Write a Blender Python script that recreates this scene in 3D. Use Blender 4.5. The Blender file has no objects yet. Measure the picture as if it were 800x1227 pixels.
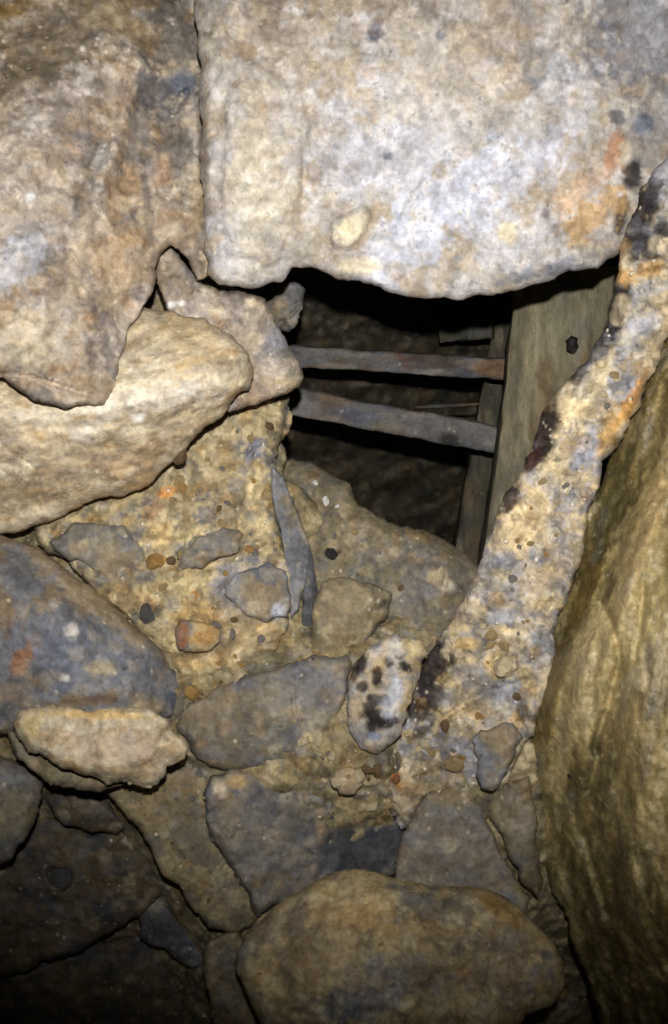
import bpy, math, random
import numpy as np
from mathutils import Vector, Matrix
from mathutils.geometry import delaunay_2d_cdt

# ------------------------------------------------------------------ camera, world, flash, exposure
W, H = 800, 1227
LENS = 35.0
F = LENS / 36.0 * H
PITCH = math.radians(8.0)
CAM = np.array([0.0, 0.0, 0.92])
RIGHT = np.array([1.0, 0, 0])
FWD = np.array([0, math.cos(PITCH), -math.sin(PITCH)])
UP = np.array([0, math.sin(PITCH), math.cos(PITCH)])
sc = bpy.context.scene
C = sc.collection

cam_d = bpy.data.cameras.new('camera')
cam_d.sensor_fit = 'VERTICAL'; cam_d.sensor_height = 36.0; cam_d.sensor_width = 24.0; cam_d.lens = LENS
cam_d.clip_start = 0.02
cam = bpy.data.objects.new('camera', cam_d); C.objects.link(cam)
cam.location = CAM; cam.rotation_euler = (math.pi / 2 - PITCH, 0, 0)
sc.camera = cam

world = bpy.data.worlds.new('world'); sc.world = world; world.use_nodes = True
world.node_tree.nodes['Background'].inputs[0].default_value = (0.9, 0.85, 0.75, 1)
world.node_tree.nodes['Background'].inputs[1].default_value = 0.006

def ray(px, py):
    px = np.asarray(px, float); py = np.asarray(py, float)
    return FWD + ((px - W / 2) / F)[..., None] * RIGHT + ((H / 2 - py) / F)[..., None] * UP
def at(px, py, d):
    return CAM + ray(px, py) * np.asarray(d, float)[..., None]

fl = bpy.data.lights.new('flash', 'SPOT')
fl.energy = 104; fl.color = (1.0, 0.985, 0.955); fl.spot_size = math.radians(84); fl.spot_blend = 1.0; fl.shadow_soft_size = 0.012
fo = bpy.data.objects.new('flash', fl); C.objects.link(fo)
fo.location = (0.01, -0.06, CAM[2] + 0.115)
aim = Vector(at(425, 325, 1.2)) - fo.location
fo.rotation_euler = aim.to_track_quat('-Z', 'Y').to_euler()

vs = sc.view_settings
vs.view_transform = 'Standard'; vs.look = 'None'; vs.gamma = 1.0; vs.use_curve_mapping = False; vs.exposure = 0.0
sc.display_settings.display_device = 'sRGB'

# ------------------------------------------------------------------ noise
_rng = np.random.RandomState(7)
_G = _rng.normal(size=(256, 3)); _G /= np.linalg.norm(_G, axis=1)[:, None]
_P = _rng.permutation(256).astype(np.int64)
def perlin(p):
    i = np.floor(p).astype(np.int64); f = p - i
    u = f * f * f * (f * (f * 6 - 15) + 10)
    out = 0
    for dx in (0, 1):
        wx = u[:, 0] if dx else 1 - u[:, 0]
        for dy in (0, 1):
            wy = u[:, 1] if dy else 1 - u[:, 1]
            for dz in (0, 1):
                wz = u[:, 2] if dz else 1 - u[:, 2]
                h = _P[(_P[(_P[(i[:, 0] + dx) & 255] + i[:, 1] + dy) & 255] + i[:, 2] + dz) & 255]
                g = _G[h]
                out = out + wx * wy * wz * ((f - (dx, dy, dz)) * g).sum(1)
    return out * 1.5
def fbm(p, scale, octaves=5, gain=0.5, seed=0, ridged=False):
    q = p * scale + seed * 17.31 + 3.7
    a = 1.0; s = 0; t = 0
    for _ in range(octaves):
        n = perlin(q)
        if ridged: n = 1 - 2 * np.abs(n) * 1.4
        s = s + a * n; t += a; a *= gain; q = q * 2.03 + 11.3
    return s / t
def worley(p, scale, seed=0):
    """distance to the nearest jittered cell point, and two random numbers of that cell"""
    q = p * scale + seed * 5.77; i = np.floor(q).astype(np.int64); f = q - i
    best = np.full(len(p), 9.0); ra = np.zeros(len(p)); rb = np.zeros(len(p))
    for dx in (-1, 0, 1):
        for dy in (-1, 0, 1):
            for dz in (-1, 0, 1):
                h = _P[(_P[(_P[(i[:, 0] + dx) & 255] + i[:, 1] + dy) & 255] + i[:, 2] + dz) & 255]
                h2 = _P[(h + 57) & 255]; h3 = _P[(h2 + 91) & 255]
                dd = (dx + 0.5 + 0.85 * (h / 255 - .5) - f[:, 0]) ** 2 + (dy + 0.5 + 0.85 * (h2 / 255 - .5) - f[:, 1]) ** 2 + (dz + 0.5 + 0.85 * (h3 / 255 - .5) - f[:, 2]) ** 2
                m = dd < best
                best = np.where(m, dd, best); ra = np.where(m, h2 / 255.0, ra); rb = np.where(m, h3 / 255.0, rb)
    return np.sqrt(best), ra, rb
def sstep(a, b, x):
    t = np.clip((x - a) / (b - a), 0, 1); return t * t * (3 - 2 * t)
def lin(c):
    c = np.asarray(c, float) / 255.0
    return np.where(c <= 0.04045, c / 12.92, ((c + 0.055) / 1.055) ** 2.4)

# ------------------------------------------------------------------ 2-D polygon helpers (photo-frame pixels)
def fractal(poly, amp, seed, step=4.0):
    r = np.random.RandomState(seed)
    P = [np.array(p, float) for p in poly]
    while True:
        out = []; more = False
        for a, b in zip(P, P[1:] + P[:1]):
            out.append(a); L = np.linalg.norm(b - a)
            if L > step * 1.6:
                n = np.array([-(b - a)[1], (b - a)[0]]) / L
                out.append((a + b) / 2 + n * r.normal() * amp * min(L, 60) * 0.5); more = True
        P = out
        if not more: return np.array(P)
def seg_dist(pts, line, closed):
    a = line if closed else line[:-1]
    b = np.roll(line, -1, 0) if closed else line[1:]
    best = np.full(len(pts), 1e9)
    for k in range(0, len(pts), 4000):
        p = pts[k:k + 4000, None, :]; ab = (b - a)[None]
        t = np.clip(((p - a) * ab).sum(2) / np.maximum((ab ** 2).sum(2), 1e-9), 0, 1)
        best[k:k + 4000] = np.sqrt((((p - a) - t[..., None] * ab) ** 2).sum(2).min(1))
    return best
def inside(pts, poly):
    x, y = pts[:, 0], pts[:, 1]; c = np.zeros(len(pts), bool)
    for (x0, y0), (x1, y1) in zip(poly, np.roll(poly, -1, 0)):
        m = (y0 > y) != (y1 > y)
        if y0 != y1: c ^= m & (x < (x1 - x0) * (y - y0) / (y1 - y0) + x0)
    return c
def gauss(px, b):
    x, y, rx, ry, ang = b
    ca, sa = math.cos(math.radians(ang)), math.sin(math.radians(ang))
    u = ((px[:, 0] - x) * ca + (px[:, 1] - y) * sa) / rx
    v = (-(px[:, 0] - x) * sa + (px[:, 1] - y) * ca) / ry
    return u, v

# ------------------------------------------------------------------ materials
def rock_material(name, rough=(0.55, 0.9), spec=0.3, speck=0.5, bump=1.0, streak=None, coarse=1.0):
    m = bpy.data.materials.new(name); m.use_nodes = True
    t = m.node_tree; N = t.nodes; L = t.links
    b = N['Principled BSDF']
    def nd(ty, **kw):
        n = N.new(ty)
        for k, v in kw.items(): setattr(n, k, v)
        return n
    tc = nd('ShaderNodeTexCoord'); oi = nd('ShaderNodeObjectInfo')
    mul = nd('ShaderNodeMath', operation='MULTIPLY'); mul.inputs[1].default_value = 37.0
    L.new(oi.outputs['Random'], mul.inputs[0])
    mp = nd('ShaderNodeMapping'); L.new(tc.outputs['Object'], mp.inputs['Vector']); L.new(mul.outputs[0], mp.inputs['Location'])
    vec = mp.outputs[0]
    if streak:
        mp.inputs['Rotation'].default_value = streak[0]; mp.inputs['Scale'].default_value = streak[1]
    at_ = nd('ShaderNodeAttribute', attribute_name='Col')
    def noise(scale, detail, rough_=0.6, v=None):
        n = nd('ShaderNodeTexNoise'); n.inputs['Scale'].default_value = scale; n.inputs['Detail'].default_value = detail
        n.inputs['Roughness'].default_value = rough_; L.new(v or vec, n.inputs['Vector']); return n
    def ramp(src, lo, hi, a, b_):
        r = nd('ShaderNodeMapRange'); r.inputs['From Min'].default_value = lo; r.inputs['From Max'].default_value = hi
        r.inputs['To Min'].default_value = a; r.inputs['To Max'].default_value = b_; L.new(src, r.inputs['Value']); return r.outputs[0]
    n1 = noise(38 * coarse, 6); n2 = noise(150 * coarse, 5, 0.7); n3 = noise(70 * coarse, 4)
    f1 = ramp(n1.outputs['Fac'], 0.3, 0.7, 0.78, 1.2)
    f2 = ramp(n2.outputs['Fac'], 0.3, 0.7, 0.74, 1.28)
    mm = nd('ShaderNodeMath', operation='MULTIPLY'); L.new(f1, mm.inputs[0]); L.new(f2, mm.inputs[1])
    vm = nd('ShaderNodeVectorMath', operation='SCALE'); L.new(at_.outputs['Color'], vm.inputs[0]); L.new(mm.outputs[0], vm.inputs['Scale'])
    # ochre staining in fine blotches
    mx = nd('ShaderNodeMix', data_type='RGBA', blend_type='MULTIPLY')
    mx.inputs['B'].default_value = (1.03, 0.97, 0.86, 1)
    L.new(ramp(n3.outputs['Fac'], 0.48, 0.68, 0, 0.75), mx.inputs['Factor']); L.new(vm.outputs[0], mx.inputs['A'])
    # dark pits
    n4 = noise(95 * coarse, 3, 0.5)
    mx2 = nd('ShaderNodeMix', data_type='RGBA', blend_type='MULTIPLY'); mx2.inputs['B'].default_value = (0.42, 0.42, 0.46, 1)
    L.new(ramp(n4.outputs['Fac'], 0.34, 0.27, 0, 0.7), mx2.inputs['Factor']); L.new(mx.outputs['Result'], mx2.inputs['A'])
    # pale mineral grains; their colour also stands in for flash glints on wet crystals
    vo = nd('ShaderNodeTexVoronoi'); vo.inputs['Scale'].default_value = 85 * coarse; vo.inputs['Randomness'].default_value = 1; L.new(tc.outputs['Object'], vo.inputs['Vector'])
    n5 = noise(22, 2)
    g = ramp(vo.outputs['Distance'], 0.30, 0.16, 0, 1); gate = ramp(n5.outputs['Fac'], 0.50, 0.62, 0, speck)
    gm = nd('ShaderNodeMath', operation='MULTIPLY'); L.new(g, gm.inputs[0]); L.new(gate, gm.inputs[1])
    sel = nd('ShaderNodeSeparateColor'); L.new(vo.outputs['Color'], sel.inputs[0])
    gm2 = nd('ShaderNodeMath', operation='MULTIPLY'); L.new(gm.outputs[0], gm2.inputs[0]); L.new(ramp(sel.outputs[0], 0.55, 0.6, 0, 1), gm2.inputs[1])
    mx3 = nd('ShaderNodeMix', data_type='RGBA'); mx3.inputs['B'].default_value = (0.72, 0.64, 0.5, 1)
    L.new(gm2.outputs[0], mx3.inputs['Factor']); L.new(mx2.outputs['Result'], mx3.inputs['A'])
    L.new(mx3.outputs['Result'], b.inputs['Base Color'])
    L.new(ramp(n1.outputs['Fac'], 0.3, 0.7, rough[1], rough[0]), b.inputs['Roughness'])
    b.inputs['Specular IOR Level'].default_value = spec
    # bump at three scales
    b1 = nd('ShaderNodeBump'); b1.inputs['Strength'].default_value = 0.55 * bump; b1.inputs['Distance'].default_value = 0.006; L.new(n1.outputs['Fac'], b1.inputs['Height'])
    b2 = nd('ShaderNodeBump'); b2.inputs['Strength'].default_value = 0.5 * bump; b2.inputs['Distance'].default_value = 0.0022; L.new(n2.outputs['Fac'], b2.inputs['Height']); L.new(b1.outputs[0], b2.inputs['Normal'])
    b3 = nd('ShaderNodeBump'); b3.inputs['Strength'].default_value = 0.4 * bump; b3.inputs['Distance'].default_value = 0.004; L.new(gm2.outputs[0], b3.inputs['Height']); L.new(b2.outputs[0], b3.inputs['Normal'])
    L.new(b3.outputs[0], b.inputs['Normal'])
    return m
M_ROCK = rock_material('dry_rock')
M_CRUST = rock_material('crumbly_crust', speck=0.9, bump=1.7, rough=(0.6, 0.9))
M_WET = rock_material('wet_wall_rock', rough=(0.24, 0.55), spec=0.5, speck=0.3, bump=1.25)
M_WOOD = rock_material('weathered_timber', speck=0.1, bump=0.6, rough=(0.6, 0.9), streak=((0, math.radians(18), 0), (3.0, 3.0, 0.35)))
M_CAVE = rock_material('cave_rock', speck=0.0, bump=0.8)
M_BAR = rock_material('crusted_metal', speck=0.25, bump=1.2, rough=(0.55, 0.85))

# palettes: base, alternate, second alternate, stain  (surface colours)
PAL = {
 'slab':  [(176, 167, 156), (186, 182, 184), (166, 151, 130), (150, 146, 148)],
 'left':  [(162, 144, 122), (176, 166, 156), (122, 112, 104), (150, 118, 78)],
 'wedge': [(190, 170, 136), (206, 192, 164), (160, 140, 112), (182, 146, 88)],
 'tan':   [(158, 142, 106), (180, 161, 116), (120, 116, 109), (160, 126, 66)],
 'grey':  [(116, 111, 104), (138, 127, 108), (102, 102, 106), (142, 122, 86)],
 'blue':  [(104, 105, 110), (128, 127, 130), (136, 120, 94), (88, 90, 98)],
 'crust': [(178, 160, 128), (148, 148, 154), (190, 168, 124), (116, 106, 96)],
 'wall':  [(142, 126, 76), (174, 155, 100), (100, 89, 52), (124, 105, 50)],
 'clay':  [(132, 120, 88), (149, 134, 95), (110, 103, 86), (136, 111, 62)],
 'brown': [(118, 108, 84), (134, 121, 92), (102, 98, 90), (112, 93, 58)],
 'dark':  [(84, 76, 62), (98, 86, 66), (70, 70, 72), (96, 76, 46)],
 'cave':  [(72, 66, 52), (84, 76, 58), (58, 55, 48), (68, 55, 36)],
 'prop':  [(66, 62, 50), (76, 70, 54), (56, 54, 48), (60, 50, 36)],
 'bar':   [(92, 92, 94), (112, 108, 104), (72, 74, 82), (96, 72, 48)],
 'wood':  [(110, 102, 78), (126, 116, 88), (92, 88, 72), (100, 80, 50)],
}
INK = (30, 22, 24); RUST = (120, 66, 28); OCHRE = (186, 128, 52); PALE = (222, 206, 172); BLUE = (196, 204, 226); SLATE = (74, 80, 98); WHITE = (235, 232, 228); BLACK = (22, 20, 20)

def tag(o, label=None, cat=None, group=None, kind=None):
    for k, v in (('label', label), ('category', cat), ('group', group), ('kind', kind)):
        if v: o[k] = v
    return o

def mute(c, k=0.12):
    l = (c * (0.3, 0.55, 0.15)).sum(-1, keepdims=True); return c * (1 - k) + l * k
def colours(pal, pos, px, seed, patches, cscale=1.0, crumb=0.0):
    c = [mute(lin(x)) for x in PAL[pal]]
    n1 = sstep(-0.22, 0.22, fbm(pos, 11 * cscale, 6, 0.68, seed))[:, None]
    n2 = sstep(0.0, 0.22, fbm(pos, 19 * cscale, 6, 0.7, seed + 5))[:, None]
    n3 = sstep(0.06, 0.26, fbm(pos, 26 * cscale, 6, 0.7, seed + 9))[:, None]
    col = c[0] * (1 - n1) + c[1] * n1
    col = col * (1 - n2) + c[2] * n2
    col = col * (1 - n3 * 0.65) + c[3] * n3 * 0.65
    d1, r1, r2 = worley(pos, 46, seed); d2, r3, r4 = worley(pos, 105, seed + 3)
    if patches:
        w1 = fbm(pos, 22, 6, 0.7, seed + 21); w2 = fbm(pos, 75, 5, 0.75, seed + 23)
        for x, y, rx, ry, ang, cc, st in patches:
            g_ = 1.3 if max(cc) < 75 else 1.0
            u, v = gauss(px, (x, y, rx * g_, ry * g_, ang))
            z = min(1.0, 0.25 + min(rx, ry) / 30.0) * (0.55 if max(cc) < 75 else 1.0); rx *= 1.0; r = np.sqrt(u * u + v * v) + w1 * 1.2 * z + w2 * 0.9 * min(1.0, z + .15) + (r3 - .5) * 0.35
            w = (sstep(1.2, 0.62, r) * st)[:, None]
            col = col * (1 - w) + mute(lin(cc), 0.08) * w
    # fragments of differing mineral: each little grain keeps its own tint
    k = 0.22 + crumb * 0.5
    sel = (r2 > 0.55)[:, None] * sstep(0.62, 0.40, d1)[:, None] * k
    tint = np.where((r1 > 0.66)[:, None], lin((206, 190, 156)), np.where((r1 > 0.33)[:, None], lin((136, 136, 142)), lin((168, 132, 82))))
    col = col * (1 - sel * 0.55) + tint * sel * 0.55
    col = col * (1 + k * ((r3 - 0.5) * 0.9 + (r1 - .5) * 0.5))[:, None]
    return np.clip(col, 0.004, 1)

def make_mesh(name, verts, faces, col, mat, parent=None):
    c = verts.mean(0)
    me = bpy.data.meshes.new(name)
    me.from_pydata((verts - c).tolist(), [], faces)
    a = me.color_attributes.new('Col', 'FLOAT_COLOR', 'POINT')
    a.data.foreach_set('color', np.c_[col, np.ones(len(col))].astype(np.float32).ravel())
    me.polygons.foreach_set('use_smooth', np.ones(len(me.polygons), bool))
    me.materials.append(mat); me.update()
    o = bpy.data.objects.new(name, me); C.objects.link(o)
    o.location = c
    if parent: o.parent = parent; o.location = Vector(c) - parent.location
    return o

def rock(name, label, cat, outline, d, gx=0.0, gy=0.0, bulge=0.04, rim=26, thick=0.12, facets=9, seed=1, rough=0.010,
         nscale=9, pal='grey', patches=(), bumps=(), raised=(), cracks=(), res=4.0, amp=0.10, group=None, kind=None, mat=None,
         ctrl=None, streak=None, cscale=1.0, soft=0.12, ridged=0.0, crumb=0.25):
    """A closed stone: front face bulging towards the open passage, rounded rim, rounded back."""
    poly = fractal(outline, amp * 1.5, seed, max(res, 3.0)); rim = rim * 0.8; soft = soft * 0.6
    lo, hi = poly.min(0), poly.max(0)
    r = np.random.RandomState(seed)
    gxs, gys = np.meshgrid(np.arange(lo[0], hi[0], res), np.arange(lo[1], hi[1], res))
    g = np.c_[gxs.ravel(), gys.ravel()] + r.uniform(-0.3, 0.3, (gxs.size, 2)) * res
    g = g[inside(g, poly)]
    g = g[seg_dist(g, poly, True) > res * 0.55]
    rings = []
    P = np.r_[poly, g]; nb = len(poly)
    vs_, _, fs, ov, _, _ = delaunay_2d_cdt([Vector(p) for p in P], [], [list(range(nb))], 1, 1e-4)
    px = np.array([tuple(v) for v in vs_])
    isb = np.array([any(i < nb for i in o) if o else True for o in ov])
    dist = seg_dist(px, poly, True); dist[isb] = 0
    # convex facetted profile
    ctr = (lo + hi) / 2; half = (hi - lo) / 2
    q = (px - ctr) / half
    if facets:
        ps = r.uniform(-0.85, 0.85, (facets, 2))
        hh = np.stack([(1 - (p * p).sum()) - 2 * ((q - p) @ p) + r.uniform(-.06, .06) for p in ps], 1)
        k = soft
        fac = -k * np.log(np.exp(-hh / k).sum(1) + 1e-30)
        fac = np.clip(fac, -1.2, 1.3)
    else:
        fac = np.zeros(len(px))
    if ctrl:
        cp = np.array(ctrl, float); n_ = len(cp); K = lambda A, B: np.sqrt((((A[:, None, :] - B[None]) / 100.0) ** 2).sum(2) + 0.12)
        xy = cp[:, :2]; M_ = np.zeros((n_ + 1, n_ + 1)); M_[:n_, :n_] = K(xy, xy) - 0.04 * np.eye(n_); M_[:n_, n_] = 1; M_[n_, :n_] = 1
        sol = np.linalg.solve(M_, np.r_[cp[:, 2], 0])
        d_ = np.clip(K(px, xy) @ sol[:n_] + sol[n_], cp[:, 2].min() - .03, cp[:, 2].max() + .05)
    else: d_ = d
    base = d_ + gx * (px[:, 0] - ctr[0]) / 100 + gy * (px[:, 1] - ctr[1]) / 100
    pos0 = at(px[:, 0], px[:, 1], base)
    t = np.clip(dist / (rim * np.clip(0.75 + 1.3 * fbm(pos0, 14, 3, .5, seed + 31), 0.3, 1.6)), 0, 1)
    m_px = d / F
    drop = (0.5 * (1 - np.sqrt(1 - (1 - t) ** 2)) + 0.4 * (1 - t) ** 1.5) * rim * m_px
    ps = pos0 if streak is None else pos0 @ np.array(streak)
    nz = fbm(ps, nscale, 6, 0.56, seed) * rough * 2.9 + fbm(ps, nscale * 4, 4, 0.6, seed + 2) * rough * 1.1 + np.abs(fbm(pos0, 45, 4, 0.6, seed + 3)) * rough * 0.9
    if ridged: nz = nz - fbm(ps, nscale * 1.3, 5, 0.5, seed + 4, True) * ridged
    d1, r1, r2 = worley(pos0, 46, seed); d2, r3, r4 = worley(pos0, 105, seed + 3)
    wv = 0.5 + 0.5 * sstep(-0.15, 0.2, fbm(pos0, 8, 3, .5, seed + 41))
    nz = nz - crumb * wv * (0.012 * (0.25 + r1) * np.clip(0.65 - d1, 0, 1) + 0.006 * (0.3 + r3) * np.clip(0.7 - d2, 0, 1))
    h = -bulge * fac + nz * (0.25 + 0.75 * t) + drop
    for b in bumps:
        u, v = gauss(px, b[:5]); h = h - b[5] * np.exp(-(u * u + v * v) * 0.5)
    for rp in raised:
        pl = fractal(rp[0], 0.12, seed + len(rp[0]), 4); sd = seg_dist(px, pl, True); sd = np.where(inside(px, pl), sd, -sd)
        h = h - rp[1] * sstep(-rp[2] * 0.15, rp[2], sd)
    for cr in cracks:
        ln = np.array(cr[0], float); dd = seg_dist(px, ln, False) + fbm(pos0, 40, 3, .5, seed) * cr[1]
        h = h + cr[2] * sstep(cr[1] * 1.6, cr[1] * 0.3, dd)
    front = base + h
    rb = thick * 0.95
    tb = np.clip(dist * m_px / max(rb, 1e-4), 0, 1)
    back = base + np.where(isb, h, np.maximum(h, 0) * 0 + rim * m_px * 0.9) + thick * np.sqrt(1 - (1 - tb) ** 2)
    back = np.maximum(back, front + 0.004)
    vf = at(px[:, 0], px[:, 1], front)
    inn = np.where(~isb)[0]
    # back verts drawn towards the centre so that the stone tapers behind
    pc = ctr + (px[inn] - ctr) * (1 - 0.14 * tb[inn])[:, None]
    vb = at(pc[:, 0], pc[:, 1], back[inn])
    remap = np.arange(len(px)); remap[inn] = len(px) + np.arange(len(inn))
    verts = np.r_[vf, vb]
    tri = [tuple(f) for f in fs]
    # orientation: front faces look at the camera
    a, b_, c_ = (vf[i] for i in tri[0])
    flip = np.dot(np.cross(b_ - a, c_ - a), a - CAM) > 0
    faces = []
    for f in tri:
        ff = tuple(reversed(f)) if flip else f
        faces.append(ff)
        bb = tuple(int(remap[i]) for i in reversed(ff))
        if not all(isb[i] for i in f): faces.append(bb)
    colf = colours(pal, pos0 if streak is None else ps, px, seed, patches, cscale, crumb)
    col = np.r_[colf, colf[inn]]
    o = make_mesh(name, verts, faces, col, mat or M_ROCK)
    return tag(o, label, cat, group, kind)


# ------------------------------------------------------------------ the passage itself
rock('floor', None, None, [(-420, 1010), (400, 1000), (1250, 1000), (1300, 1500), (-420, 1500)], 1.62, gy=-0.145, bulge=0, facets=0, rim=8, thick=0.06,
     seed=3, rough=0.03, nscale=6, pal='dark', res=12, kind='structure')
rock('earth_bank', None, None, [(-420, -300), (150, -300), (260, 330), (330, 400), (340, 570), (430, 660), (560, 710), (620, 700), (650, 880), (690, 1100), (720, 1330), (-420, 1330)],
     1.4, bulge=0, facets=0, rim=14, thick=0.06, seed=4, rough=0.014, nscale=12, pal='clay', res=3.2, kind='structure', crumb=0.8, mat=M_CRUST,
     ctrl=[(-200, 300, 1.45), (60, -200, 1.45), (250, 100, 1.42), (300, 400, 1.43), (0, 600, 1.42), (60, 650, 1.40), (200, 700, 1.39), (330, 700, 1.385), (350, 600, 1.42), (360, 740, 1.365), (420, 700, 1.47), (460, 745, 1.37), (480, 720, 1.44), (500, 770, 1.36), (512, 815, 1.35), (500, 860, 1.33), (540, 880, 1.31), (560, 800, 1.34), (430, 790, 1.29), (380, 795, 1.30), (220, 850, 1.272), (210, 800, 1.285), (180, 770, 1.295),
           (400, 880, 1.258), (350, 905, 1.262), (300, 922, 1.266), (240, 925, 1.285), (250, 990, 1.32), (285, 1060, 1.33), (420, 905, 1.255), (446, 906, 1.245), (440, 950, 1.27), (470, 935, 1.28), (480, 1010, 1.34), (440, 1020, 1.345), (560, 945, 1.258), (600, 960, 1.295), (640, 970, 1.295), (640, 900, 1.26), (620, 1040, 1.31), (600, 700, 1.35), (300, 1100, 1.32), (400, 1055, 1.30), (480, 1060, 1.34), (600, 1090, 1.30), (640, 1060, 1.36),
           (60, 940, 1.38), (110, 960, 1.44), (150, 985, 1.40), (40, 1010, 1.47), (180, 1060, 1.47), (250, 1130, 1.42), (130, 1200, 1.80), (10, 1150, 1.62), (10, 885, 1.29), (650, 1150, 1.52), (690, 1230, 1.62), (680, 1120, 1.44), (310, 1200, 1.42), (130, 1010, 1.48)])
rock('ceiling', None, None, [(-420, -420), (1250, -420), (1250, 120), (760, 250), (560, 250), (340, 210), (150, 230), (-420, 100)], 1.52, gy=0.05, bulge=0, facets=0, rim=14, thick=0.5,
     seed=5, rough=0.03, nscale=6, pal='left', res=12, kind='structure')
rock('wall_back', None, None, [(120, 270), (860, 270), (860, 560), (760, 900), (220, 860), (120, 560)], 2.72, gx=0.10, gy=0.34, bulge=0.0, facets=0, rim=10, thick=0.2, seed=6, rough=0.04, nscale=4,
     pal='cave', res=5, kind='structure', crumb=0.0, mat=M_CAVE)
rock('wall_right', None, None, [(1000, 60), (806, 366), (774, 438), (736, 517), (698, 623), (658, 743), (629, 847), (622, 930), (640, 1000), (676, 1090), (706, 1180), (730, 1300), (1000, 1340)],
     1.105, bulge=0, facets=0, rim=14, thick=0.07, seed=8, rough=0.011, nscale=9, pal='wall', res=3.2, kind='structure', mat=M_WET, amp=0.10,
     ctrl=[(800, 362, 1.27), (740, 500, 1.29), (690, 620, 1.30), (650, 740, 1.30), (624, 845, 1.30), (622, 930, 1.32), (660, 1050, 1.34), (710, 1200, 1.36), (800, 470, 1.20), (770, 560, 1.225), (735, 640, 1.235), (695, 740, 1.235), (660, 840, 1.25), (650, 930, 1.275), (690, 1060, 1.285), (740, 1200, 1.29),
           (795, 640, 1.13), (740, 720, 1.165), (715, 800, 1.175), (780, 800, 1.10), (690, 890, 1.21), (760, 950, 1.12), (720, 1000, 1.20), (790, 1100, 1.10), (900, 400, 1.06), (900, 800, .98), (1000, 700, .90), (1000, 1200, .95), (900, 1200, 1.02)],
     streak=((1.6, 0, 0.25), (0, 1.0, 0), (-0.25, 0, 0.34)), cscale=0.9, ridged=0.010,
     bumps=[(690, 800, 22, 60, 8, 0.027), (742, 700, 24, 95, 14, 0.037), (770, 640, 14, 80, 16, 0.020), (760, 850, 20, 60, 4, 0.031), (700, 900, 20, 60, -6, 0.020), (660, 860, 14, 50, 12, 0.020),
            (790, 760, 18, 80, 6, 0.024), (740, 1000, 20, 80, -12, 0.020), (690, 1010, 14, 60, -16, 0.020), (780, 1060, 22, 90, -6, 0.017)],
     cracks=[([(722, 725), (735, 755), (742, 790), (733, 830), (712, 900)], 4, .014), ([(770, 700), (768, 745), (760, 790)], 3, .010), ([(705, 870), (715, 910), (704, 950)], 3, .010),
             ([(700, 1000), (716, 1060), (728, 1100)], 3.5, .012), ([(672, 640), (690, 620)], 3, .006)],
     patches=[(748, 560, 26, 150, 20, (104, 88, 48), .75), (668, 800, 13, 95, 14, (112, 92, 40), .8), (708, 690, 14, 70, 18, (120, 94, 36), .7), (755, 700, 20, 90, 14, (178, 156, 106), .7), (700, 800, 22, 50, 8, (170, 150, 108), .65),
              (790, 800, 20, 60, 8, (164, 150, 118), .5), (780, 620, 16, 90, 18, (174, 148, 98), .6), (752, 880, 16, 40, 10, (166, 144, 96), .5), (728, 610, 22, 110, 20, (84, 77, 44), .75), (652, 830, 9, 120, 14, (92, 80, 40), .7), (692, 730, 10, 90, 17, (96, 84, 42), .6), (716, 760, 12, 40, 10, (186, 166, 118), .7), (735, 850, 16, 40, 0, (182, 160, 108), .7), (765, 815, 14, 14, 0, (196, 180, 140), .7), (690, 860, 14, 30, 10, (176, 156, 108), .6), (778, 900, 16, 50, -6, (178, 156, 104), .6), (700, 970, 16, 60, -14, (92, 80, 48), .6), (740, 1080, 30, 90, -12, (98, 86, 52), .5)])

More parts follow.
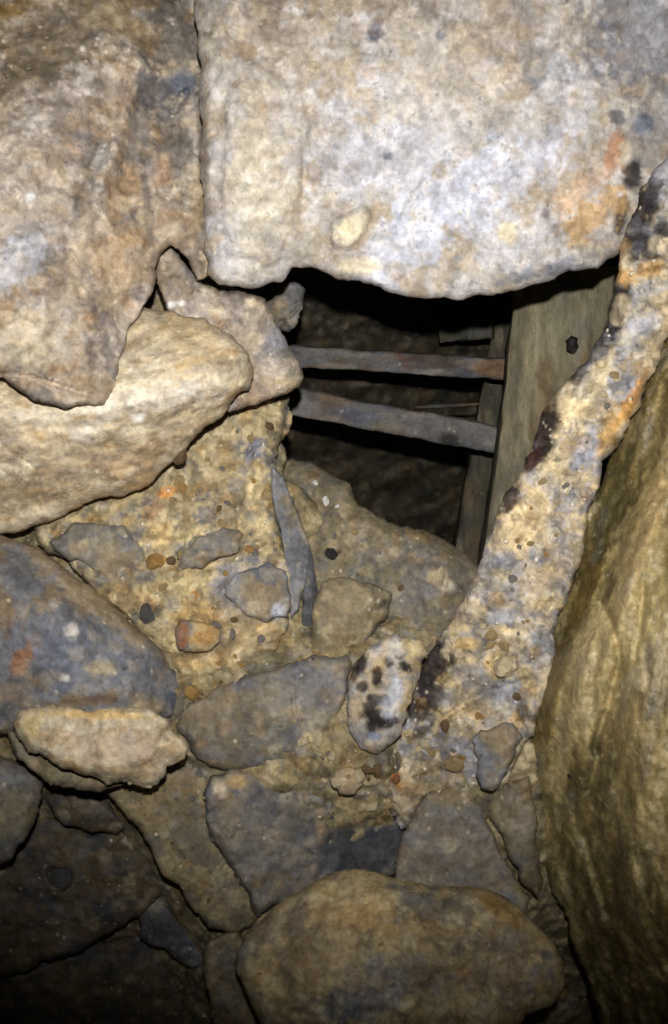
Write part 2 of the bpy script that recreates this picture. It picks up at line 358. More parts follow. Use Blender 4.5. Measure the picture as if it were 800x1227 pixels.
# ------------------------------------------------------------------ the great slab overhead and the rocks at its left
rock('rock_slab', 'huge pale blue-white slab jammed overhead, its lower edge roofing the dark opening', 'rock',
     [(240, -140), (236, 60), (240, 200), (243, 300), (247, 328), (262, 341), (300, 346), (338, 338), (350, 321), (372, 320), (388, 326), (402, 334), (440, 340), (482, 354), (520, 357), (548, 360), (600, 352),
      (642, 340), (682, 324), (716, 322), (745, 300), (790, 230), (880, 140), (1000, 20), (1000, -140)],
     1.17, gx=0.004, gy=0.028, bulge=0.012, rim=24, thick=0.26, facets=5, seed=11, rough=0.009, nscale=8, pal='slab', res=3.2, amp=0.07, cscale=0.8,
     bumps=[(275, 180, 26, 200, 0, .020), (335, 200, 22, 110, 0, .008), (600, 230, 120, 60, -40, .012), (420, 275, 24, 18, -20, .010), (780, 40, 110, 90, 0, -.04), (300, -40, 200, 70, 0, -.04)],
     raised=[([(268, 120), (282, 62), (300, 70), (362, 100), (368, 190), (352, 280), (330, 320), (272, 310), (262, 220)], .006, 8), ([(395, 262), (440, 245), (446, 266), (418, 300), (398, 298)], .010, 5)],
     cracks=[([(535, 195), (505, 222), (480, 262), (470, 280)], 2.0, .004), ([(365, 180), (362, 260)], 2, .004)],
     patches=[(570, 225, 120, 45, -32, (204, 208, 224), .8), (470, 190, 80, 60, 0, (190, 190, 200), .55), (490, 290, 70, 36, -30, (196, 199, 214), .7), (420, 275, 26, 18, -25, (216, 204, 170), .8), (430, 318, 26, 10, 0, PALE, .7), (608, 280, 12, 14, 20, (214, 200, 160), .7),
              (310, 230, 40, 70, 0, (206, 198, 180), .55), (300, 160, 30, 50, 0, (188, 174, 148), .5), (340, 60, 60, 50, 0, (160, 144, 122), .5), (450, 35, 10, 12, 20, (84, 96, 124), .9), (528, 42, 6, 6, 0, (104, 112, 130), .8), (465, 188, 8, 5, 0, (106, 110, 122), .9),
              (725, 32, 16, 7, 5, (62, 66, 80), .85), (655, 75, 40, 22, 15, (122, 124, 130), .6), (640, 90, 16, 14, 0, (84, 92, 110), .7), (770, 50, 90, 60, 20, (122, 123, 132), .7), (790, 160, 40, 50, 0, (128, 126, 132), .6), (420, -10, 180, 36, 0, (140, 124, 102), .7), (300, 20, 50, 60, 0, (132, 116, 96), .5), (600, 20, 120, 30, 8, (138, 128, 120), .6), (758, 212, 10, 16, 0, INK, .9), (744, 258, 7, 22, 10, INK, .9), (740, 140, 14, 9, 30, (66, 68, 78), .8), (770, 148, 12, 12, 0, (96, 106, 130), .7),
              (530, 200, 5, 10, 0, (120, 114, 110), .6), (660, 160, 8, 8, 0, (112, 114, 120), .6), (690, 230, 60, 18, -40, (190, 160, 132), .7), (705, 262, 46, 26, -30, (196, 156, 100), .75), (670, 275, 14, 10, 0, INK, .35), (655, 255, 6, 12, 0, SLATE, .6), (648, 325, 60, 8, -14, (116, 122, 136), .7),
              (550, 310, 8, 6, 0, (120, 122, 130), .6), (600, 60, 60, 40, 0, (168, 152, 134), .5), (640, 200, 60, 30, -30, (180, 176, 182), .5), (520, 110, 70, 50, 0, (184, 172, 158), .4), (246, 150, 6, 120, 0, (120, 100, 74), .5), (735, 185, 10, 30, 10, (176, 112, 62), .6)])

rock('rock_mass', 'streaked grey-brown rock filling the upper left corner, its rounded lip overhanging the wedge-shaped rock', 'rock',
     [(-260, -180), (262, -180), (258, 60), (256, 200), (262, 330), (236, 336), (220, 306), (204, 294), (192, 306), (186, 340), (172, 366), (152, 396), (146, 424), (142, 462), (122, 486), (78, 490), (40, 480), (18, 464), (-40, 450), (-260, 470)],
     1.2, bulge=0.0, rim=12, thick=0.06, facets=0, seed=13, rough=0.011, nscale=8, pal='left', res=3.0, cscale=0.9, amp=0.09, ridged=0.010, crumb=.3,
     ctrl=[(-200, -100, 1.20), (-200, 300, 1.12), (0, 0, 1.20), (100, 0, 1.21), (60, 120, 1.165), (0, 250, 1.12), (60, 240, 1.135), (40, 380, 1.13), (100, 450, 1.145), (95, 250, 1.15), (118, 180, 1.18), (130, 90, 1.20), (150, 50, 1.22), (190, 30, 1.25), (200, 110, 1.25), (225, 60, 1.255), (230, 200, 1.235), (240, 280, 1.225), (180, 220, 1.225),
           (140, 200, 1.20), (160, 300, 1.20), (130, 330, 1.175), (172, 350, 1.212), (150, 400, 1.195), (186, 320, 1.225), (110, 400, 1.155), (205, 300, 1.235), (195, 110, 1.26)],
     bumps=[(150, 130, 10, 50, 15, .016), (185, 200, 9, 50, -8, .014), (122, 220, 8, 50, 20, .014), (90, 430, 40, 20, 0, .008), (150, 60, 40, 14, 25, .014), (160, 320, 16, 40, 8, .010), (210, 190, 6, 60, 0, .010)],
     patches=[(20, 310, 60, 30, -40, (178, 180, 190), .7), (0, 12, 46, 14, 0, (122, 94, 32), .9), (150, 2, 60, 12, 0, (110, 84, 34), .8), (60, 60, 90, 40, -30, (122, 108, 88), .6), (30, 210, 60, 80, -40, (168, 152, 134), .5), (80, 140, 40, 60, -30, (132, 118, 106), .6), (36, 400, 50, 40, 0, (192, 178, 152), .7),
              (36, 236, 6, 6, 0, WHITE, .9), (98, 58, 4, 4, 0, WHITE, .8), (100, 200, 14, 40, -20, (110, 100, 92), .6), (90, 180, 14, 14, 0, (172, 150, 134), .6), (110, 462, 40, 9, 10, (130, 112, 84), .6),
              (215, 50, 42, 70, 0, (92, 86, 80), .85), (208, 160, 20, 80, -5, (106, 100, 94), .75), (60, 50, 110, 46, -30, (114, 100, 80), .7), (190, 110, 40, 26, 0, (98, 97, 102), .7), (218, 95, 16, 16, 0, (94, 100, 116), .7), (105, 215, 9, 60, 18, (88, 80, 70), .6), (195, 205, 12, 20, 0, (180, 146, 116), .7), (150, 110, 10, 40, 10, (160, 136, 114), .6), (178, 260, 6, 80, -6, (92, 86, 82), .7), (242, 150, 6, 160, 0, (92, 82, 64), .8),
              (235, 250, 8, 60, 4, (150, 126, 92), .6), (165, 145, 14, 60, 10, (104, 100, 100), .6), (150, 310, 34, 40, 0, (174, 150, 120), .6), (120, 190, 8, 24, 20, (190, 184, 180), .6), (150, 30, 50, 16, 28, (136, 118, 86), .6), (65, 360, 12, 60, 10, (132, 114, 98), .6)],
     cracks=[([(0, 448), (40, 452), (70, 462), (110, 474)], 2.5, .010), ([(222, 110), (208, 134)], 3, .012), ([(200, 320), (185, 350)], 2.5, .008)])
rock('wall_left', None, None, [(-420, -420), (-120, -420), (-100, 300), (-60, 900), (-120, 1400), (-420, 1400)], 1.36, gx=0.12, bulge=0, facets=0, rim=12, thick=0.12, seed=14, rough=0.02, pal='left', res=8, kind='structure')
rock('wedge_rock', 'big pale tan wedge-shaped rock with rounded nose pointing right, under the upper left rock', 'rock',
     [(-160, 470), (60, 440), (120, 440), (152, 390), (172, 368), (205, 372), (240, 380), (278, 402), (298, 424), (304, 446), (298, 468), (268, 498), (228, 530), (196, 562), (178, 582), (150, 594), (132, 594), (96, 608), (50, 628), (0, 640), (-160, 650)],
     1.225, ctrl=[(0, 500, 1.19), (100, 490, 1.185), (200, 475, 1.185), (285, 448, 1.205), (235, 385, 1.235), (160, 390, 1.225), (60, 440, 1.205), (-150, 500, 1.19), (-150, 650, 1.29), (0, 636, 1.29), (90, 606, 1.285), (150, 590, 1.28), (200, 555, 1.272), (260, 500, 1.255), (302, 450, 1.245)], bulge=0.012, rim=20, thick=0.07, facets=7, seed=17, rough=0.006, nscale=9, pal='wedge', res=3.0, soft=0.05, amp=0.07,
     streak=((0.8, 0, -0.5), (0, 1, 0), (0.6, 0, 1.6)), ridged=0.006,
     bumps=[(150, 482, 130, 10, -9, .006), (240, 440, 40, 22, 20, .016), (20, 560, 80, 30, -12, .006)],
     patches=[(150, 480, 110, 18, -8, (220, 210, 192), .8), (110, 510, 30, 16, -30, (216, 206, 192), .7), (165, 500, 10, 6, 0, WHITE, .7), (230, 410, 50, 20, 20, (196, 174, 134), .6), (20, 590, 70, 20, -15, (150, 128, 96), .6), (170, 545, 70, 14, -28, (168, 142, 108), .6), (10, 530, 16, 40, -20, (158, 138, 118), .6), (70, 560, 60, 14, -20, (150, 128, 100), .5)],
     cracks=[([(-20, 520), (40, 560), (50, 600)], 2, .005)])
rock('rock', 'grey speckled rock with blunt point jutting right into the opening, level with the upper crossbar', 'rock',
     [(182, 300), (205, 294), (222, 316), (240, 338), (262, 348), (300, 352), (318, 358), (324, 372), (338, 400), (352, 424), (363, 446), (358, 464), (344, 472), (318, 480), (300, 486), (276, 494), (240, 470), (205, 380)],
     1.285, gx=0.026, bulge=0.012, rim=14, thick=0.08, facets=7, seed=19, rough=0.010, pal='left', crumb=.5, res=3.0, mat=M_CRUST, soft=0.06,
     patches=[(200, 330, 26, 22, 0, (140, 126, 106), .7), (345, 455, 18, 10, -10, (196, 178, 140), .7), (330, 410, 14, 24, 30, (128, 128, 138), .7), (310, 380, 26, 14, 30, (150, 140, 128), .6), (205, 364, 8, 5, 0, WHITE, .9), (218, 364, 6, 5, 0, WHITE, .8), (300, 362, 6, 5, 0, PALE, .8), (330, 440, 22, 14, 0, (176, 164, 150), .5)],
     bumps=[(340, 440, 14, 20, 0, .012), (270, 370, 40, 14, 12, .012)])
rock('stone', 'small dark grey stone hanging in the top left corner of the opening', 'stone',
     [(334, 350), (344, 338), (354, 338), (366, 347), (364, 364), (357, 386), (346, 398), (336, 396), (320, 376), (316, 362)], 1.46, bulge=0.03, rim=9, thick=0.06, facets=5, seed=23, rough=0.008, pal='grey', res=2.2, soft=0.05,
     patches=[(358, 362, 8, 24, 25, (86, 84, 80), .7), (340, 350, 8, 8, 0, (140, 134, 124), .6)], cracks=[([(334, 388), (350, 376), (358, 368)], 1.8, .01)])

# ------------------------------------------------------------------ middle of the pile
rock('fragment', 'larger flat grey fragment in the crumbly tan block, just above the blue-grey boulder', 'stone',
     [(58, 650), (80, 634), (112, 626), (150, 630), (176, 652), (170, 682), (150, 694), (132, 702), (108, 680), (76, 668)], 1.318, gx=0.004, bulge=0.014, rim=9, thick=0.05, facets=5, seed=301, rough=0.005, pal='grey', res=2.4, soft=0.05, patches=[(130, 660, 30, 14, 10, (148, 134, 104), .6)])
rock('fragment', 'smaller wedge-shaped grey fragment in the middle of the crumbly tan block', 'stone',
     [(208, 686), (216, 664), (238, 642), (266, 632), (292, 640), (288, 656), (262, 668), (230, 682)], 1.312, bulge=0.012, rim=8, thick=0.04, facets=4, seed=302, rough=0.005, pal='grey', res=2.4, soft=0.05)
rock('fragment', 'blue-grey squarish fragment at the lower right corner of the crumbly tan block', 'stone',
     [(268, 702), (292, 684), (322, 672), (342, 684), (348, 712), (346, 740), (320, 746), (288, 734)], 1.300, gx=0.012, bulge=0.014, rim=9, thick=0.05, facets=5, seed=303, rough=0.006, pal='blue', res=2.4, soft=0.05, patches=[(334, 732, 9, 10, 0, (186, 190, 204), .8), (290, 706, 22, 14, 0, (150, 136, 112), .5)])
rock('conglomerate_block', 'broad ochre-tan crumbly block of cemented fragments, at left of the opening', 'rock',
     [(40, 630), (96, 600), (150, 586), (190, 560), (232, 524), (272, 492), (300, 482), (322, 478), (346, 470), (349, 490), (347, 516), (336, 530), (330, 548), (326, 580), (334, 620), (342, 660), (348, 700), (346, 745), (330, 780), (270, 815), (214, 846), (214, 812), (165, 752), (105, 698), (44, 652)],
     1.335, gx=0.004, gy=-0.026, bulge=0.012, rim=18, thick=0.14, facets=6, seed=29, rough=0.011, nscale=14, pal='tan', res=2.8, crumb=1.0, mat=M_CRUST, cscale=1.4,
     bumps=[(318, 580, 16, 60, -8, .018), (290, 720, 50, 30, -10, .012), (345, 500, 6, 20, 0, -.02)],
     cracks=[([(348, 486), (342, 520), (332, 540)], 4, .02), ([(208, 772), (212, 780), (250, 782)], 2.5, .012), ([(322, 772), (344, 768)], 2.2, .012), ([(300, 483), (322, 484), (345, 474)], 2.2, .014)],
     patches=[(120, 660, 50, 28, 10, (122, 118, 112), .85), (244, 656, 34, 16, -25, (128, 126, 122), .8), (290, 700, 40, 30, -20, (132, 132, 142), .75), (330, 730, 10, 12, 0, (186, 190, 206), .7), (304, 580, 10, 30, -5, (214, 192, 140), .8), (312, 620, 8, 40, -14, (206, 184, 136), .7), (302, 540, 12, 20, 40, (128, 130, 146), .8), (200, 590, 16, 8, -25, (190, 126, 52), .8),
              (216, 545, 12, 8, 0, (122, 90, 62), .8), (182, 610, 14, 18, 20, (146, 112, 82), .7), (192, 640, 16, 12, 0, (208, 178, 120), .7), (242, 740, 34, 26, 0, (186, 148, 84), .5), (232, 712, 5, 5, 0, OCHRE, .8), (150, 720, 40, 14, 8, (172, 142, 92), .7), (178, 735, 14, 12, 0, (84, 84, 84), .8), (160, 725, 40, 10, 25, (120, 108, 84), .6), (190, 672, 14, 6, 0, (172, 118, 36), .9), (262, 560, 30, 22, 0, (196, 174, 130), .6), (280, 600, 20, 20, 0, (148, 130, 104), .6), (75, 655, 14, 10, 20, (72, 70, 68), .7),
              (245, 790, 30, 16, 0, (180, 146, 86), .6), (300, 760, 30, 20, 0, (176, 152, 110), .6)])
rock('block', 'small rust-orange squarish block set in the crumbly tan rock above the grey flat slab', 'stone',
     [(210, 752), (216, 742), (238, 744), (262, 752), (264, 768), (250, 780), (214, 779)], 1.285, bulge=0.012, rim=6, thick=0.035, facets=5, seed=31, rough=0.004, pal='tan', res=2.2, soft=0.05, patches=[(218, 760, 7, 22, 0, (150, 88, 34), .8), (244, 762, 20, 12, 0, (186, 134, 62), .7)])
rock('shard', 'thin blue-grey side face of the crumbly tan block, built as a shard at its right edge', 'stone',  # separate piece added for the crumbly block's dark blue side face
     [(324, 556), (340, 572), (358, 614), (370, 650), (367, 700), (358, 730), (348, 742), (346, 690), (338, 650), (328, 610)], 1.335, gx=0.06, bulge=0.004, amp=0.04, rim=4, thick=0.06, facets=6, seed=37, rough=0.006, pal='blue', res=2.2, soft=0.05)
rock('shard', 'black slate shard standing upright in the crack below the opening', 'stone',
     [(361, 664), (369, 646), (376, 676), (381, 712), (382, 752), (374, 778), (365, 772), (362, 730)], 1.352, bulge=0.004, amp=0.04, rim=4, thick=0.06, facets=4, seed=38, rough=0.005, pal='blue', res=2, soft=0.05, patches=[(370, 715, 12, 70, 0, (58, 60, 66), .85)])
rock('rock', 'brown lumpy rock forming the bottom lip of the dark opening', 'rock',
     [(338, 552), (352, 549), (378, 556), (404, 572), (420, 582), (430, 606), (446, 614), (466, 626), (494, 634), (518, 640), (545, 656), (566, 672), (584, 690), (566, 720), (544, 748), (512, 792), (440, 812), (380, 820), (350, 780), (362, 720), (352, 640), (336, 600)],
     1.43, gx=-0.010, gy=-0.032, bulge=0.03, rim=26, thick=0.14, facets=7, seed=41, rough=0.010, pal='brown', res=2.8, soft=0.10,
     bumps=[(400, 650, 40, 50, 30, .008), (520, 680, 30, 26, 20, .012), (535, 705, 22, 30, 0, .012), (440, 665, 30, 18, 20, -.010)],
     patches=[(524, 692, 14, 9, 35, (210, 182, 120), .9), (535, 702, 8, 8, 0, PALE, .8), (398, 663, 10, 5, -10, (50, 46, 44), .9), (500, 700, 40, 50, 20, (112, 108, 108), .55), (420, 610, 50, 20, 35, (128, 114, 86), .6), (560, 690, 16, 20, 0, (110, 104, 98), .6), (500, 640, 20, 8, 25, (150, 128, 86), .7), (440, 760, 50, 12, -5, (120, 106, 80), .6)])  # the small near-black patch colours in the dark hole below the lip
rock('block', 'smooth tan angular block just left of the black-spotted stone, under the opening lip', 'rock',
     [(376, 716), (388, 696), (412, 691), (440, 698), (470, 712), (466, 736), (452, 752), (438, 776), (420, 796), (376, 800), (372, 760)], 1.335, gx=0.02, bulge=0.016, rim=12, thick=0.08, facets=6, seed=43, rough=0.006, pal='brown', res=2.6, soft=0.04,
     patches=[(410, 730, 40, 30, 0, (136, 120, 90), .6), (456, 726, 8, 3, -45, (60, 52, 44), .8)])
rock('flat_slab', 'grey-brown flat-topped slab lying left of the black-spotted stone', 'rock',
     [(210, 868), (226, 842), (262, 822), (304, 806), (350, 794), (392, 786), (414, 784), (422, 798), (416, 830), (404, 858), (386, 880), (362, 900), (320, 916), (280, 922), (236, 910)],
     1.265, gx=-0.006, gy=-0.01, bulge=0.022, rim=16, thick=0.10, facets=6, seed=47, rough=0.007, pal='grey', res=2.8, soft=0.05,
     bumps=[(330, 806, 90, 8, -8, .008)], cracks=[([(350, 815), (352, 850), (356, 880)], 1.8, .004)],
     patches=[(270, 860, 60, 34, -10, (122, 108, 84), .6), (370, 830, 40, 30, 0, (110, 110, 116), .6), (300, 835, 50, 12, -10, (132, 118, 92), .5), (368, 888, 8, 12, 0, (200, 178, 122), .8), (382, 884, 5, 10, 20, (196, 176, 126), .8), (255, 915, 20, 6, 0, (150, 126, 84), .6)])
rock('stone', 'rounded pale stone blotched with black spots, wedged against the diagonal crusty rock', 'stone',
     [(426, 792), (446, 772), (462, 761), (486, 763), (506, 768), (514, 784), (504, 806), (494, 834), (484, 866), (470, 890), (452, 904), (430, 896), (416, 868), (416, 834)],
     1.225, gx=0.01, bulge=0.022, rim=16, thick=0.09, facets=6, seed=53, rough=0.006, pal='crust', res=2.4, soft=0.07,
     patches=[(476, 785, 8, 5, 20, INK, .95), (484, 798, 9, 6, 30, INK, .95), (452, 812, 6, 11, 0, INK, .95), (432, 796, 6, 10, 20, INK, .9), (448, 838, 8, 6, 20, INK, .9), (452, 860, 16, 10, 10, INK, .95), (434, 822, 6, 6, 0, INK, .85), (466, 792, 5, 7, 0, INK, .9), (440, 850, 6, 8, 0, INK, .85), (462, 840, 5, 6, 0, INK, .85), (446, 868, 7, 9, 0, INK, .9), (468, 862, 6, 7, 0, INK, .85), (424, 806, 5, 10, 10, INK, .8), (474, 826, 9, 18, 0, (196, 200, 214), .7), (448, 882, 8, 6, 0, (126, 148, 186), .7), (472, 780, 14, 14, 0, (206, 200, 190), .7), (425, 850, 8, 20, 10, (170, 150, 120), .6), (500, 778, 12, 10, 0, (190, 172, 128), .6), (466, 850, 10, 14, 0, (186, 190, 206), .6)])
rock('leaning_rock', 'long crusty ochre-and-white rock leaning diagonally between the opening and the wet wall', 'rock',
     [(960, 90), (866, 150), (800, 186), (766, 226), (752, 268), (742, 310), (736, 340), (733, 362), (728, 388), (712, 412), (692, 440), (668, 466), (650, 492), (642, 520), (626, 560), (606, 590), (594, 616), (586, 640), (578, 668), (566, 694), (548, 726), (540, 746), (522, 768), (512, 784), (502, 806), (494, 836), (482, 872), (464, 908), (460, 940), (466, 972), (480, 994), (492, 990), (504, 962), (540, 944), (572, 948), (600, 946), (622, 904), (640, 882), (646, 850), (662, 760), (700, 640), (742, 530), (786, 440), (812, 380), (850, 300), (960, 150)],
     1.213, gx=-0.020, gy=0.003, bulge=0.0, rim=14, thick=0.08, facets=0, seed=59, rough=0.012, nscale=13, pal='crust', res=2.8, amp=0.09, crumb=1.0, mat=M_CRUST, cscale=1.5,
     bumps=[(700, 480, 30, 120, 30, .02), (620, 700, 50, 60, 20, .02), (560, 850, 40, 50, 0, .012), (515, 815, 16, 40, 14, -.014), (600, 900, 24, 28, 0, .01), (780, 280, 40, 60, 20, .02), (500, 930, 20, 20, 0, -.015)],
     raised=[([(584, 790), (600, 778), (620, 782), (622, 802), (606, 816), (588, 814)], .016, 7), ([(575, 880), (612, 868), (622, 886), (602, 918), (584, 946), (572, 930)], .014, 6), ([(534, 900), (548, 898), (558, 924), (546, 930)], .01, 5)],
     cracks=[([(572, 944), (584, 950), (596, 948)], 3, .02), ([(530, 862), (580, 830), (640, 812)], 2.5, .006), ([(466, 905), (462, 935), (466, 968), (484, 990)], 3, .015), ([(626, 850), (634, 870)], 5, .012)],
     patches=[(700, 470, 18, 60, 35, (222, 202, 160), .75), (664, 560, 22, 40, 30, (214, 194, 150), .7), (620, 630, 26, 50, 25, (206, 182, 138), .75), (756, 480, 8, 40, 28, (206, 148, 62), .8), (728, 520, 12, 30, 25, (200, 156, 84), .7), (700, 540, 12, 30, 20, (172, 180, 200), .7), (650, 665, 26, 12, -10, (120, 122, 132), .75), (606, 672, 16, 12, 0, (130, 134, 146), .7), (640, 700, 22, 16, 0, (196, 172, 138), .6),
              (650, 522, 13, 36, 20, (36, 20, 22), .95), (636, 550, 10, 18, 10, (54, 28, 24), .9), (690, 452, 6, 12, 30, INK, .7), (610, 594, 9, 18, 25, (46, 34, 36), .9), (737, 368, 14, 34, 12, INK, .95), (700, 428, 32, 12, -40, (40, 32, 34), .8), (766, 264, 14, 38, 12, (34, 26, 30), .95), (752, 240, 14, 8, 20, INK, .85), (782, 228, 8, 22, 8, (42, 40, 46), .9), (780, 300, 14, 22, 0, (50, 48, 54), .75), (793, 275, 8, 10, 0, INK, .8), (745, 330, 20, 14, 0, (206, 160, 84), .7), (735, 300, 14, 26, 0, (196, 148, 78), .8), (780, 320, 20, 12, -20, (204, 160, 96), .7), (780, 345, 24, 10, -10, (166, 168, 176), .7), (770, 390, 26, 14, -30, (176, 180, 194), .7), (790, 200, 20, 20, 0, (150, 150, 158), .7),
              (515, 808, 17, 34, 12, (34, 24, 26), .95), (503, 850, 18, 12, 0, (48, 38, 36), .8), (520, 835, 10, 14, 0, (60, 50, 46), .7), (505, 876, 12, 6, -25, INK, .8), (602, 796, 18, 16, 0, (220, 190, 130), .9), (560, 770, 14, 8, 0, (200, 166, 92), .7), (600, 740, 20, 12, -10, (150, 154, 168), .7), (560, 735, 20, 16, 0, (176, 160, 130), .6), (590, 895, 16, 26, 20, (110, 114, 124), .8), (545, 912, 7, 12, -20, (206, 166, 110), .8), (472, 930, 5, 8, 20, (176, 92, 30), .95), (478, 942, 5, 5, 0, OCHRE, .8), (532, 875, 6, 5, 0, (130, 150, 200), .8), (550, 850, 30, 10, -10, (186, 160, 108), .6), (560, 830, 50, 16, -10, (120, 114, 104), .5), (520, 920, 30, 12, 0, (140, 122, 88), .7), (500, 960, 26, 26, 0, (130, 114, 84), .7), (625, 850, 8, 12, 0, (60, 50, 40), .7)])

# ------------------------------------------------------------------ lower left
rock('boulder', 'large blue-grey boulder with tan dusted upper edge, at the left above the pale yellow stone', 'boulder',
     [(-150, 640), (0, 640), (40, 654), (72, 676), (112, 704), (150, 738), (186, 772), (206, 800), (222, 828), (214, 848), (204, 860), (180, 864), (120, 866), (40, 868), (12, 878), (-20, 880), (-150, 880)],
     1.235, ctrl=[(-150, 630, 1.30), (0, 640, 1.295), (72, 674, 1.295), (150, 738, 1.295), (210, 806, 1.295), (-150, 700, 1.215), (0, 692, 1.215), (80, 730, 1.212), (160, 792, 1.225), (0, 780, 1.205), (100, 800, 1.205), (-150, 870, 1.2), (0, 875, 1.215), (100, 862, 1.22), (205, 852, 1.26)], bulge=0.010, rim=18, thick=0.07, facets=7, seed=61, rough=0.006, nscale=10, pal='blue', res=3.0, soft=0.06, amp=0.06,
     bumps=[(110, 720, 90, 8, 38, .010), (110, 830, 80, 10, -6, .010)],
     patches=[(112, 716, 110, 19, 38, (156, 138, 108), .9), (60, 780, 80, 40, 20, (108, 114, 132), .6), (86, 756, 9, 10, 0, (208, 202, 192), .8), (120, 800, 22, 10, 0, (182, 166, 128), .7), (66, 722, 8, 6, 0, (176, 164, 150), .7), (24, 790, 12, 20, 20, (158, 108, 66), .8), (16, 830, 22, 12, 0, (150, 128, 104), .6), (5, 735, 14, 30, 0, (138, 112, 74), .7), (100, 840, 70, 10, -8, (140, 118, 82), .7), (78, 812, 6, 5, 0, WHITE, .8), (150, 720, 40, 8, 40, (150, 130, 96), .7), (150, 790, 50, 14, 45, (96, 100, 114), .6), (180, 845, 26, 8, 0, (150, 134, 104), .6), (205, 840, 8, 14, 20, (70, 76, 92), .8)])
rock('flat_stone', 'pale yellow flat stone resting below the blue-grey boulder', 'stone',
     [(14, 866), (22, 852), (44, 848), (82, 846), (124, 849), (162, 847), (186, 853), (202, 864), (208, 878), (224, 894), (222, 908), (200, 918), (196, 932), (180, 943), (164, 942), (146, 936), (110, 930), (84, 922), (58, 910), (34, 902), (22, 886)],
     1.15, bulge=0.026, rim=15, thick=0.09, facets=8, seed=67, rough=0.006, pal='wedge', res=2.4, soft=0.05, amp=0.12,
     raised=[([(120, 846), (206, 850), (206, 872), (186, 908), (150, 936), (110, 930)], .005, 6)],
     patches=[(110, 856, 80, 7, 2, (216, 178, 110), .8), (130, 895, 60, 22, 5, (204, 182, 158), .6), (38, 868, 10, 14, 0, (222, 196, 130), .8), (70, 884, 30, 12, 10, (196, 164, 118), .6), (200, 900, 16, 8, -20, (170, 142, 98), .7), (150, 925, 36, 8, 8, (178, 150, 106), .6)])
rock('stone', 'thin dark-edged stone flake under the pale yellow stone', 'stone',
     [(8, 872), (24, 884), (36, 900), (62, 910), (92, 920), (120, 930), (150, 940), (120, 950), (92, 947), (60, 942), (40, 924), (18, 906)], 1.20, bulge=0.008, rim=9, thick=0.06, facets=5, seed=68, rough=0.006, pal='brown', res=2.6, soft=0.06)
rock('leaning_slab', 'long tan slab sloping down from under the pale yellow stone to the big front boulder', 'rock',
     [(126, 946), (160, 930), (210, 890), (240, 908), (262, 918), (252, 940), (258, 990), (282, 1030), (304, 1062), (318, 1090), (300, 1112), (276, 1122), (250, 1112), (238, 1094), (214, 1060), (180, 1014), (150, 976)],
     1.30, gx=0.012, gy=-0.01, bulge=0.016, rim=13, thick=0.09, facets=6, seed=71, rough=0.008, pal='clay', res=2.8, soft=0.06, mat=M_CRUST,
     patches=[(190, 960, 40, 40, 45, (146, 126, 88), .6), (270, 1075, 30, 20, 0, (138, 124, 102), .6), (232, 1070, 10, 14, 0, (96, 66, 50), .6), (225, 920, 20, 16, 0, (140, 134, 126), .6)])
rock('block', 'grey block with a near-black right end, below the grey-brown flat slab', 'rock',
     [(243, 950), (252, 930), (276, 918), (320, 912), (360, 904), (408, 900), (452, 916), (470, 950), (486, 994), (484, 1048), (440, 1060), (380, 1064), (330, 1084), (309, 1100), (290, 1062), (262, 1018), (246, 984)],
     1.285, gx=0.016, gy=0.004, bulge=0.018, rim=16, thick=0.10, facets=6, seed=73, rough=0.009, pal='grey', res=2.8, soft=0.05,
     bumps=[(270, 1000, 18, 70, -30, .010), (440, 980, 40, 60, 0, -.025)], raised=[([(358, 936), (380, 924), (394, 940), (392, 972), (362, 962)], .012, 6)],
     cracks=[([(243, 985), (262, 1020), (290, 1062), (306, 1096)], 3, .014), ([(400, 920), (372, 936), (356, 934)], 2, .008)],
     patches=[(440, 1010, 50, 50, 0, (56, 60, 68), .9), (380, 1010, 30, 40, 0, (84, 86, 92), .7), (330, 960, 30, 34, 0, (80, 84, 92), .55), (384, 985, 7, 26, 0, (160, 140, 112), .7), (264, 946, 10, 9, 0, (206, 188, 168), .8), (284, 938, 16, 9, 0, (186, 152, 96), .7), (300, 1020, 26, 40, 30, (128, 122, 112), .6), (345, 985, 16, 26, 20, (112, 106, 96), .6), (430, 935, 40, 16, 20, (140, 122, 92), .7), (380, 950, 14, 12, 0, (128, 130, 128), .7)])
rock('stone', 'cream lump of stone stuck on the clay beneath the black-spotted stone', 'stone',
     [(396, 936), (402, 922), (420, 918), (434, 926), (436, 940), (424, 952), (406, 952)], 1.235, bulge=0.012, rim=7, thick=0.035, facets=5, seed=74, rough=0.004, pal='wedge', res=2.2, soft=0.08)
rock('boulder', 'dim olive-grey boulder at the left edge under the pale yellow stone', 'boulder',
     [(-140, 905), (0, 905), (30, 916), (52, 932), (48, 960), (34, 1000), (14, 1030), (-20, 1050), (-140, 1060)], 1.30, bulge=0.03, rim=22, thick=0.10, facets=6, seed=79, rough=0.007, pal='grey', res=3.4, patches=[(15, 930, 40, 14, 15, (100, 108, 120), .6), (10, 980, 30, 40, 0, (122, 112, 84), .6)])
rock('stone', 'small dark wedge stone tucked beneath the left end of the long tan slab', 'stone',
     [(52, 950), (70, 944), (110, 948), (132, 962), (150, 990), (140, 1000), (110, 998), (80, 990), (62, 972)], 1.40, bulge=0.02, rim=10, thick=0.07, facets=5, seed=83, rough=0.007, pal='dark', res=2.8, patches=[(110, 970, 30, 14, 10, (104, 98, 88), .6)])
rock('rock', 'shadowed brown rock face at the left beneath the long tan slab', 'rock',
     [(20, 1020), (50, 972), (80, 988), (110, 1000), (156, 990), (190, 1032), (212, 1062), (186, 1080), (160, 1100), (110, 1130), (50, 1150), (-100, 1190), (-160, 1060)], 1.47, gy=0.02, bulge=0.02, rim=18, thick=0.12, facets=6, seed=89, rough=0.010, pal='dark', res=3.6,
     raised=[([(54, 1040), (90, 1036), (90, 1058), (74, 1070), (58, 1058)], -.02, 6)])
